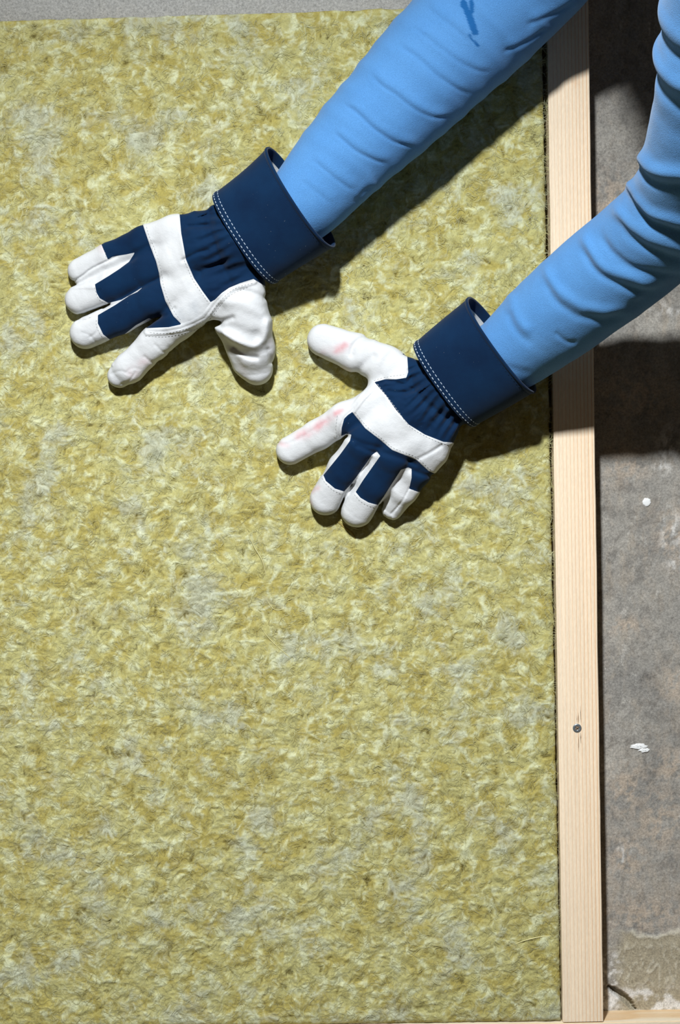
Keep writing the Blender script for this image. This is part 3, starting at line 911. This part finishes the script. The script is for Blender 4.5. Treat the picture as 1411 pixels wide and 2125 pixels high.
gloveA = glove(dict(
    label='navy and white leather work glove on the hand farther from the batten',
    chains=[(6, [(478, 505, 36, 25), (420, 515, 34, 23), (372, 545, 30, 20)]),
            (9, [(500, 565, 33, 20), (450, 600, 33, 20), (402, 640, 29, 18)]),
            (9, [(468, 465, 33, 21), (420, 474, 30, 18), (362, 486, 27, 17.5)]),
            (8, [(540, 480, 42, 31), (500, 500, 39, 27), (455, 505, 36, 22)]),
            (5, [(168, 563, 7, 13), (232, 533, 12, 14.5), (300, 503, 20, 16), (362, 484, 27, 17)]),
            (5, [(165, 623, 8, 14.3), (240, 592, 14, 15.2), (310, 560, 23, 16), (380, 535, 30, 18)]),
            (5, [(177, 692, 8, 15.4), (250, 660, 14, 15.6), (320, 623, 24, 16.5), (390, 590, 31, 18)]),
            (5, [(248, 780, 7, 12.5), (268, 764, 10, 15.3), (320, 713, 16, 16.2), (372, 668, 26, 17), (420, 630, 30, 18)]),
            (8, [(512, 590, 34, 19), (505, 625, 34, 23), (512, 672, 30, 24), (528, 725, 19, 20.5), (533, 765, 10, 17)]),
            (7, [(462, 640, 33, 14), (500, 655, 32, 20)]),
            (6, [(482, 690, 24, 13), (510, 752, 10, 15)])],
    disp=A_disp,
    panels=[('back_fabric', A_fing, M_NAVY, 'navy canvas over the backs of the fingers', -0.15),
            ('knuckle_band', A_band, M_LEATHER, 'white leather band across the knuckles', -0.3),
            ('wrist_fabric', A_wrist, M_NAVY, 'gathered navy canvas at the wrist', -0.4),
            ('fingertip_cap', A_tip1, M_LEATHER, None, -0.35),
            ('fingertip_cap', A_tip2, M_LEATHER, None, -0.35),
            ('fingertip_cap', A_tip3, M_LEATHER, None, -0.35)],
    pink=[(275, 775, 300, 755, 13, 0.35), (205, 508, 212, 520, 7, 0.35), (560, 700, 566, 740, 6, 0.12), (500, 750, 510, 790, 9, 0.1)],
    grey=[(405, 640, 380, 655, 24, 0.9), (235, 775, 245, 790, 14, 0.35), (180, 700, 200, 712, 18, 0.45), (340, 690, 400, 672, 12, 0.3)],
    cuff=[((506, 496), (550, 597), 55, 35, 36), ((625, 410), (686, 516), 59.5, 39, 57)], bulge=-1.0,
    cuffwob=lambda t, a: 1.2 * t * math.sin(2 * a + 0.5) + 0.9 * t * math.sin(3 * a + 1.0 + 3 * t),
    flip=False,
    seams=[[(303, 464), (308, 486), (318, 510), (330, 543), (336, 570), (339, 592), (349, 622), (365, 652), (379, 668)], [(382, 540), (399, 579), (416, 605), (432, 628)],
           [(218, 524), (221, 538)], [(196, 596), (199, 608), (206, 622), (222, 632)], [(200, 664), (200, 676), (210, 697), (230, 713)],
           [(524, 588), (500, 594), (480, 604), (454, 628), (428, 662), (402, 676), (374, 686), (340, 692), (310, 690)], [(514, 596), (482, 610), (460, 630), (436, 662), (405, 684), (374, 693), (340, 699), (300, 697)]]))

# ---------------------------------------------------------------- left-hand glove (right in the photo)
B_fing = [(731, 855), (722, 861), (714, 869), (709, 888), (708, 905), (719, 900), (729, 902), (726, 915), (716, 929), (705, 944), (688, 965), (671, 986), (676, 998), (695, 1014), (714, 1020),
          (729, 1004), (743, 985), (758, 964), (772, 944), (782, 937), (789, 946), (777, 963), (753, 997), (738, 1021), (748, 1033), (765, 1043), (784, 1048), (796, 1031), (813, 1004), (832, 975), (847, 970),
          (854, 973), (854, 992), (849, 1014), (868, 1021), (886, 1022), (925, 992), (909, 985), (890, 978), (865, 955), (839, 944), (814, 934), (788, 912), (758, 889)]
B_band = [(777, 793), (801, 821), (822, 851), (848, 881), (882, 902), (920, 917), (958, 920), (975, 935), (925, 992), (909, 985), (890, 978), (865, 955), (839, 944), (814, 934), (788, 912), (758, 889), (731, 855), (742, 834)]
B_wrist = [(777, 793), (799, 787), (822, 787), (843, 784), (847, 772), (845, 740), (835, 735), (960, 620), (1100, 860), (985, 925), (958, 920), (920, 917), (882, 902), (848, 881), (822, 851), (801, 821)]
B_tipM = [(671, 986), (676, 998), (695, 1014), (716, 1022), (706, 1050), (700, 1090), (610, 1090), (620, 1000), (650, 985)]
B_tipR = [(738, 1021), (748, 1033), (765, 1043), (784, 1048), (800, 1060), (790, 1120), (690, 1120), (706, 1065), (722, 1030)]
B_tipL = [(849, 1014), (868, 1021), (890, 1024), (880, 1080), (805, 1100), (815, 1070)]
B_gather = [(843, 765), (852, 788), (866, 817), (887, 839), (915, 860), (944, 879), (975, 900)]
B_strip = [(846, 776), (838, 788), (800, 792), (778, 797), (752, 824), (732, 850), (716, 864), (706, 886), (702, 905)]

def B_disp(Pm, px):
    wrist = region(px, B_wrist, -6, 6)
    dpl = np.zeros(len(px)); m = wrist > 0; pw = px[m]
    g = seg_tools(pw, B_gather)
    ph = g[1] / 19 * 2 * np.pi + 2.2 * perlin(pw, 60, 3)
    dpl[m] = wrist[m] * (2.7 * np.exp(-(g[0] / 9) ** 2) + 1.5 * np.sin(ph) * np.exp(-(g[0] / 32) ** 2) + 1.0 * np.abs(perlin(pw * [1, 1], 16, 5)))
    dpl -= 0.9 * region(px, B_band)
    for tp in (B_tipM, B_tipR, B_tipL): dpl -= 0.7 * region(px, tp)
    m = region(px, [(min(p[0] for p in B_strip) - 12, min(p[1] for p in B_strip) - 12), (max(p[0] for p in B_strip) + 12, min(p[1] for p in B_strip) - 12), (max(p[0] for p in B_strip) + 12, max(p[1] for p in B_strip) + 12), (min(p[0] for p in B_strip) - 12, max(p[1] for p in B_strip) + 12)]) > 0
    d = np.full(len(px), 99.0); d[m] = seg_tools(px[m], B_strip)[0]
    dpl -= 0.9 * sstep(9, 6, d); dpl += 0.5 * np.exp(-(d / 1.6) ** 2)
    for pts, a, wd in (([(800, 788), (842, 800), (860, 812)], 1.5, 4), ([(806, 812), (840, 815), (858, 812)], 1.3, 4), ([(720, 905), (750, 920), (790, 930)], 1.6, 6), ([(742, 925), (768, 936), (782, 940)], 1.6, 5),
                       ([(790, 938), (830, 950), (862, 962)], 1.6, 6), ([(852, 975), (880, 985), (905, 990)], 1.6, 5), ([(812, 1066), (835, 1040), (850, 1012)], 1.0, 2),
                       ([(729, 735), (733, 718), (748, 704), (768, 701)], 1.9, 6), ([(738, 775), (752, 760), (775, 740)], 1.9, 9), ([(790, 775), (800, 750), (812, 735)], 0.9, 9), ([(868, 952), (895, 938), (915, 925)], 1.4, 4),
                       ([(840, 715), (846, 735)], 1.2, 6), ([(699, 1070), (710, 1042), (716, 1022), (730, 1004)], 1.2, 2.5), ([(772, 1086), (780, 1066), (786, 1048)], 1.1, 2.5), ([(575, 915), (590, 922), (630, 905), (680, 870)], 0.5, 4)):
        crease(dpl, px, pts, a, wd)
    crease(dpl, px, [(745, 745), (752, 722), (772, 712)], -0.8, 9)
    crease(dpl, px, [(872, 925), (880, 935)], -2.2, 22)
    dpl += 0.5 * perlin(Pm, 16, 16) + 0.22 * perlin(Pm, 6, 17)
    return dpl

gloveB = glove(dict(
    label='navy and white leather work glove on the hand close to the batten, with pink stains',
    chains=[(6, [(905, 825, 38, 24), (862, 850, 38, 22), (815, 885, 36, 20)]),
            (9, [(880, 790, 35, 19), (830, 820, 34, 19), (770, 845, 31, 17)]),
            (9, [(935, 858, 35, 20), (905, 895, 34, 20), (876, 935, 31, 19)]),
            (8, [(970, 760, 42, 31), (930, 795, 40, 27), (895, 825, 37, 22)]),
            (5, [(602, 935, 9, 14.8), (660, 902, 14, 15.2), (715, 868, 25, 16), (775, 845, 31, 17)]),
            (5, [(676, 1036, 9, 16), (714, 972, 21, 16), (752, 920, 34, 16.5), (795, 885, 36, 18)]),
            (5, [(741, 1060, 9, 16.5), (778, 1003, 22, 16.5), (815, 945, 35, 17.5), (850, 905, 36, 19)]),
            (5, [(814, 1057, 7, 10.5), (838, 1018, 18, 13.5), (864, 975, 26, 16), (892, 935, 31, 19)]),
            (8, [(671, 706, 10, 17.0), (740, 733, 17, 19.5), (800, 757, 27, 19), (850, 780, 33, 17)]),
            (7, [(800, 770, 28, 14), (790, 815, 29, 14)])],
    disp=B_disp,
    panels=[('back_fabric', B_fing, M_NAVY, 'navy canvas over the backs of the fingers', -0.15),
            ('knuckle_band', B_band, M_LEATHER, 'white leather band across the knuckles', -0.45),
            ('wrist_fabric', B_wrist, M_NAVY, 'gathered navy canvas at the wrist', -0.5),
            ('fingertip_cap', B_tipM, M_LEATHER, None, -0.35),
            ('fingertip_cap', B_tipR, M_LEATHER, None, -0.35),
            ('fingertip_cap', B_tipL, M_LEATHER, None, -0.35)],
    pink=[(700, 726, 716, 718, 9, 1.0), (670, 730, 695, 726, 9, 0.25), (697, 858, 708, 852, 6, 1.0), (660, 885, 672, 878, 9, 0.85), (620, 905, 632, 900, 9, 0.95), (580, 920, 596, 924, 6, 0.5), (640, 900, 690, 862, 9, 0.5),
          (648, 1018, 658, 1012, 6, 0.8), (640, 1030, 645, 1045, 4, 0.5), (712, 765, 722, 770, 7, 0.25), (638, 715, 640, 730, 4, 0.5)],
    grey=[(870, 930, 890, 938, 20, 0.45), (905, 918, 930, 925, 8, 0.5)],
    cuff=[((921, 799), (997, 869), 52, 35, 38), ((1041, 714), (1121, 797), 57, 44, 60)], bulge=0.5,
    cuffwob=lambda t, a: 1.0 * t * math.sin(2 * a + 2.0) + 0.8 * t * math.sin(3 * a + 2 * t),
    flip=False,
    seams=[[(783, 797), (804, 824), (826, 853), (850, 885), (884, 906), (920, 921), (948, 925)], [(737, 855), (762, 886), (790, 908), (815, 929), (840, 939), (866, 950), (890, 972), (904, 980)],
           [(668, 992), (676, 1004), (692, 1018), (712, 1027)], [(735, 1026), (746, 1039), (762, 1049), (780, 1054)], [(840, 777), (800, 783), (775, 790)], [(700, 862), (697, 890), (700, 912)]]))

# ---------------------------------------------------------------- shirt: two sleeves and the upper body in one mesh
def sleeve(path, ridges, grooves, seed, n_ring=250, step=1.5, damp=None, flat=0.94, rings=()):
    """path: (px, py, z in mm, radius in mm); ridges/grooves: fold lines measured on the photo (points, mm, px width)"""
    pts = np.array([list(mmp(x, y, z)) + [r] for x, y, z, r in path])
    sm = smooth_poly(pts, 40)
    L = np.concatenate([[0], np.cumsum(np.linalg.norm(np.diff(sm[:, :3], axis=0), axis=1))])
    n = int(L[-1] / step); ss = np.linspace(0, L[-1], n)
    C = np.stack([np.interp(ss, L, sm[:, i]) for i in range(4)], 1)
    tan = np.gradient(C[:, :3], axis=0); tan /= np.linalg.norm(tan, axis=1)[:, None]
    up = np.array([0, 0, 1.0]); Nn = np.cross(up, tan); Nn /= np.linalg.norm(Nn, axis=1)[:, None]
    Bb = np.cross(tan, Nn)
    ph = np.arange(n_ring) / n_ring * 2 * np.pi
    s2, p2 = np.meshgrid(ss, ph, indexing='ij')
    circ = np.stack([s2.ravel(), np.cos(p2).ravel() * 45, np.sin(p2).ravel() * 45], 1)
    def surf(R):
        return (C[:, None, :3] + Nn[:, None, :] * (R * np.cos(p2))[..., None] + Bb[:, None, :] * (R * np.sin(p2) * flat)[..., None]).reshape(-1, 3) / 1000
    R = C[:, 3][:, None] * np.ones_like(p2)
    px = to_px(surf(R))
    top = sstep(-0.75, -0.1, np.sin(p2).ravel())
    disp = 1.5 * fbm(circ, 70, 2, seed) + 0.35 * perlin(circ, 14, seed + 9)
    fold = np.zeros(len(px))
    pw = px + 2.5 * np.stack([perlin(px, 40, seed), perlin(px, 40, seed + 1)], 1)
    for lst in (ridges, grooves):
        for pts_, a_, w_ in lst: crease(fold, pw, pts_, a_ * (0.72 if a_ < -1.5 else 0.95), w_, 0.18)
    # the hidden underside carries loose rings of its own
    under = 2.0 * np.sin(s2.ravel() / 9.0 + 3 * perlin(circ, 50, seed + 4)) * (1 - top) * 0.5
    for cy, a_, w_ in rings:             # rolls of cloth that go right round the arm
        s0 = ss[np.argmin(np.abs(to_px(C[:, :3] / 1000)[:, 1] - cy))]
        d = s2.ravel() - s0 + 6 * np.cos(p2.ravel() - 0.6) + 4 * perlin(circ, 45, seed + int(cy) % 7)
        disp = disp + a_ * np.exp(-(d / w_) ** 2) * (0.8 + 0.5 * perlin(circ, 60, seed + 3))
    R = R + (disp + fold * top + under).reshape(R.shape)
    V = surf(R)
    ii = np.arange(n * n_ring).reshape(n, n_ring); jj = np.roll(ii, -1, 1)
    T = np.stack([ii[:-1], jj[:-1], jj[1:], ii[1:]], -1).reshape(-1, 4)
    dm = np.zeros(len(V))
    if damp:
        q = to_px(V); q = q + 3 * np.stack([perlin(q, 12, 3), perlin(q, 12, 4)], 1)
        for pts_, r in damp:
            d, _ = seg_tools(q, pts_); dm = np.maximum(dm, sstep(r + 1.2, r - 1.2, d))
        dm *= (np.sin(p2).ravel() > -0.2)
    return V, T, dm

def pair(pts, a, w, off):
    """a fold seen as a groove with the rolled cloth beside it"""
    p = np.array(pts, float)
    return ([(p + np.array(off)).tolist(), a * 0.65, w * 2.2], [pts, -a * 0.62, w * 0.85])
A_lines = [pair(p, a, w, (7, -9)) for p, a, w in (
    ([(644, 327), (679, 357), (719, 387), (740, 394)], 1.3, 5), ([(689, 268), (719, 298), (763, 327), (808, 342)], 1.9, 5), ([(704, 208), (738, 233), (783, 273), (828, 298), (867, 305)], 2.2, 5),
    ([(763, 144), (783, 169), (818, 193), (848, 218), (897, 243), (947, 238)], 1.8, 5), ([(818, 89), (857, 114), (897, 149), (947, 183), (986, 198)], 1.7, 6), ([(848, 50), (887, 79), (937, 119), (986, 144), (1026, 149)], 1.5, 6),
    ([(880, 12), (930, 50), (980, 90)], 1.2, 6), ([(1086, 55), (1120, 40), (1170, 15), (1195, -4)], 3.2, 7), ([(1040, 112), (1096, 84), (1140, 55)], 2.4, 7), ([(620, 372), (660, 400), (690, 430)], 0.9, 6), ([(735, 425), (755, 395), (775, 385)], 1.5, 6))]
sA = sleeve([(560, 475, S + 46, 30), (600, 444, S + 52, 35.5), (634, 416, S + 54, 40.5), (715, 324, S + 54, 47), (815, 222, S + 57, 54), (910, 124, S + 58, 59), (1010, 27, S + 60, 63), (1120, -90, S + 78, 65), (1280, -310, S + 175, 70), (1330, -560, 440, 78)],
            [l[0] for l in A_lines], [l[1] for l in A_lines], 3, rings=[(y_, 1.1, 7) for y_ in (330, 286, 246, 205, 165, 122, 80, 40)], damp=[([(962, 6), (972, 30), (986, 66)], 7), ([(978, 2), (980, 20), (972, 40)], 4), ([(974, 74), (980, 84)], 2.5), ([(982, 84), (992, 95)], 2.5)])
B_ridges = [([(1312, 285), (1322, 318), (1345, 344), (1378, 357), (1440, 360), (1480, 356)], 4.6, 14), ([(1298, 350), (1306, 385), (1320, 414), (1351, 441), (1420, 462), (1460, 466)], 3.8, 11),
            ([(1268, 410), (1285, 442), (1312, 468), (1351, 492), (1430, 518), (1470, 524)], 3.8, 14), ([(1208, 470), (1218, 505), (1244, 544), (1276, 565), (1331, 585), (1370, 590)], 3.2, 12), ([(1130, 535), (1142, 578), (1166, 610), (1212, 637), (1290, 646), (1340, 640)], 2.6, 12), ([(1058, 600), (1064, 640), (1080, 672), (1105, 695)], 1.7, 11)]
B_grooves = [([(1312, 322), (1325, 345), (1347, 373), (1382, 386), (1440, 386), (1480, 380)], -3.6, 9), ([(1292, 375), (1304, 400), (1323, 433), (1355, 465), (1430, 488), (1470, 492)], -4.0, 9),
             ([(1272, 440), (1290, 466), (1322, 502), (1390, 534), (1440, 542)], -2.8, 10), ([(1240, 470), (1252, 498), (1273, 529), (1312, 557), (1411, 576), (1450, 578)], -3.2, 10), ([(1204, 500), (1216, 532), (1240, 567), (1284, 592), (1330, 606), (1375, 606)], -2.4, 9), ([(1126, 568), (1136, 592), (1153, 623), (1198, 656), (1270, 668)], -1.9, 9),
             ([(1056, 640), (1064, 672), (1086, 702), (1110, 715)], -1.2, 9), ([(1150, 686), (1165, 702), (1180, 711), (1200, 710)], -1.0, 5), ([(1005, 710), (1030, 745), (1060, 765), (1110, 775)], -0.9, 9), ([(1240, 672), (1300, 645), (1380, 600), (1420, 570)], -2.5, 11)]
sB = sleeve([(985, 775, S + 46, 34), (1020, 753, S + 53, 37.5), (1060, 730, S + 60, 40.5), (1142, 664, S + 84, 47), (1240, 585, S + 122, 50), (1340, 505, S + 168, 51), (1420, 420, S + 225, 52), (1462, 290, S + 300, 51), (1490, 130, S + 370, 51), (1530, -60, S + 440, 56), (1620, -200, 535, 66)],
            B_ridges, B_grooves, 23, rings=[(22, 4.0, 10), (58, -3.0, 8), (108, 5.5, 10), (150, -3.0, 8), (200, -1.5, 14)])
# upper body (out of frame, up and to the right): coarse field around shoulders and back
def torso():
    lo = np.array([120., 300., 250.]); hi = np.array([1000., 960., 720.]); hs = 9.0
    ax = [np.arange(lo[i], hi[i], hs, dtype=np.float32) for i in range(3)]
    X, Y, Zg = np.meshgrid(*ax, indexing='ij', sparse=True)
    Ls, Rs = (365, 490, 535), (270, 770, 440)
    d = capsule(X, Y, Zg, Ls, (440, 600, 500), 62, 105)
    d = smin(d, capsule(X, Y, Zg, Rs, (440, 690, 480), 72, 105), 40)
    d = smin(d, capsule(X, Y, Zg, (455, 640, 490), (830, 690, 470), 120, 150), 50)
    V, Q = surface_nets(d, lo, hs)
    return V / 1000, Q, np.zeros(len(V))
tV = torso()
Vs, Ts, Ds, nb = [], [], [], 0
for v, t, dm in (sA, sB, tV):
    Vs.append(v); Ts.append(t + nb); Ds.append(dm); nb += len(v)
shirt = obj('shirt', mesh_np('shirt', np.concatenate(Vs), np.concatenate(Ts), [M_SHIRT], True, {'damp': np.concatenate(Ds)}), person, label='light blue cotton long-sleeved shirt')
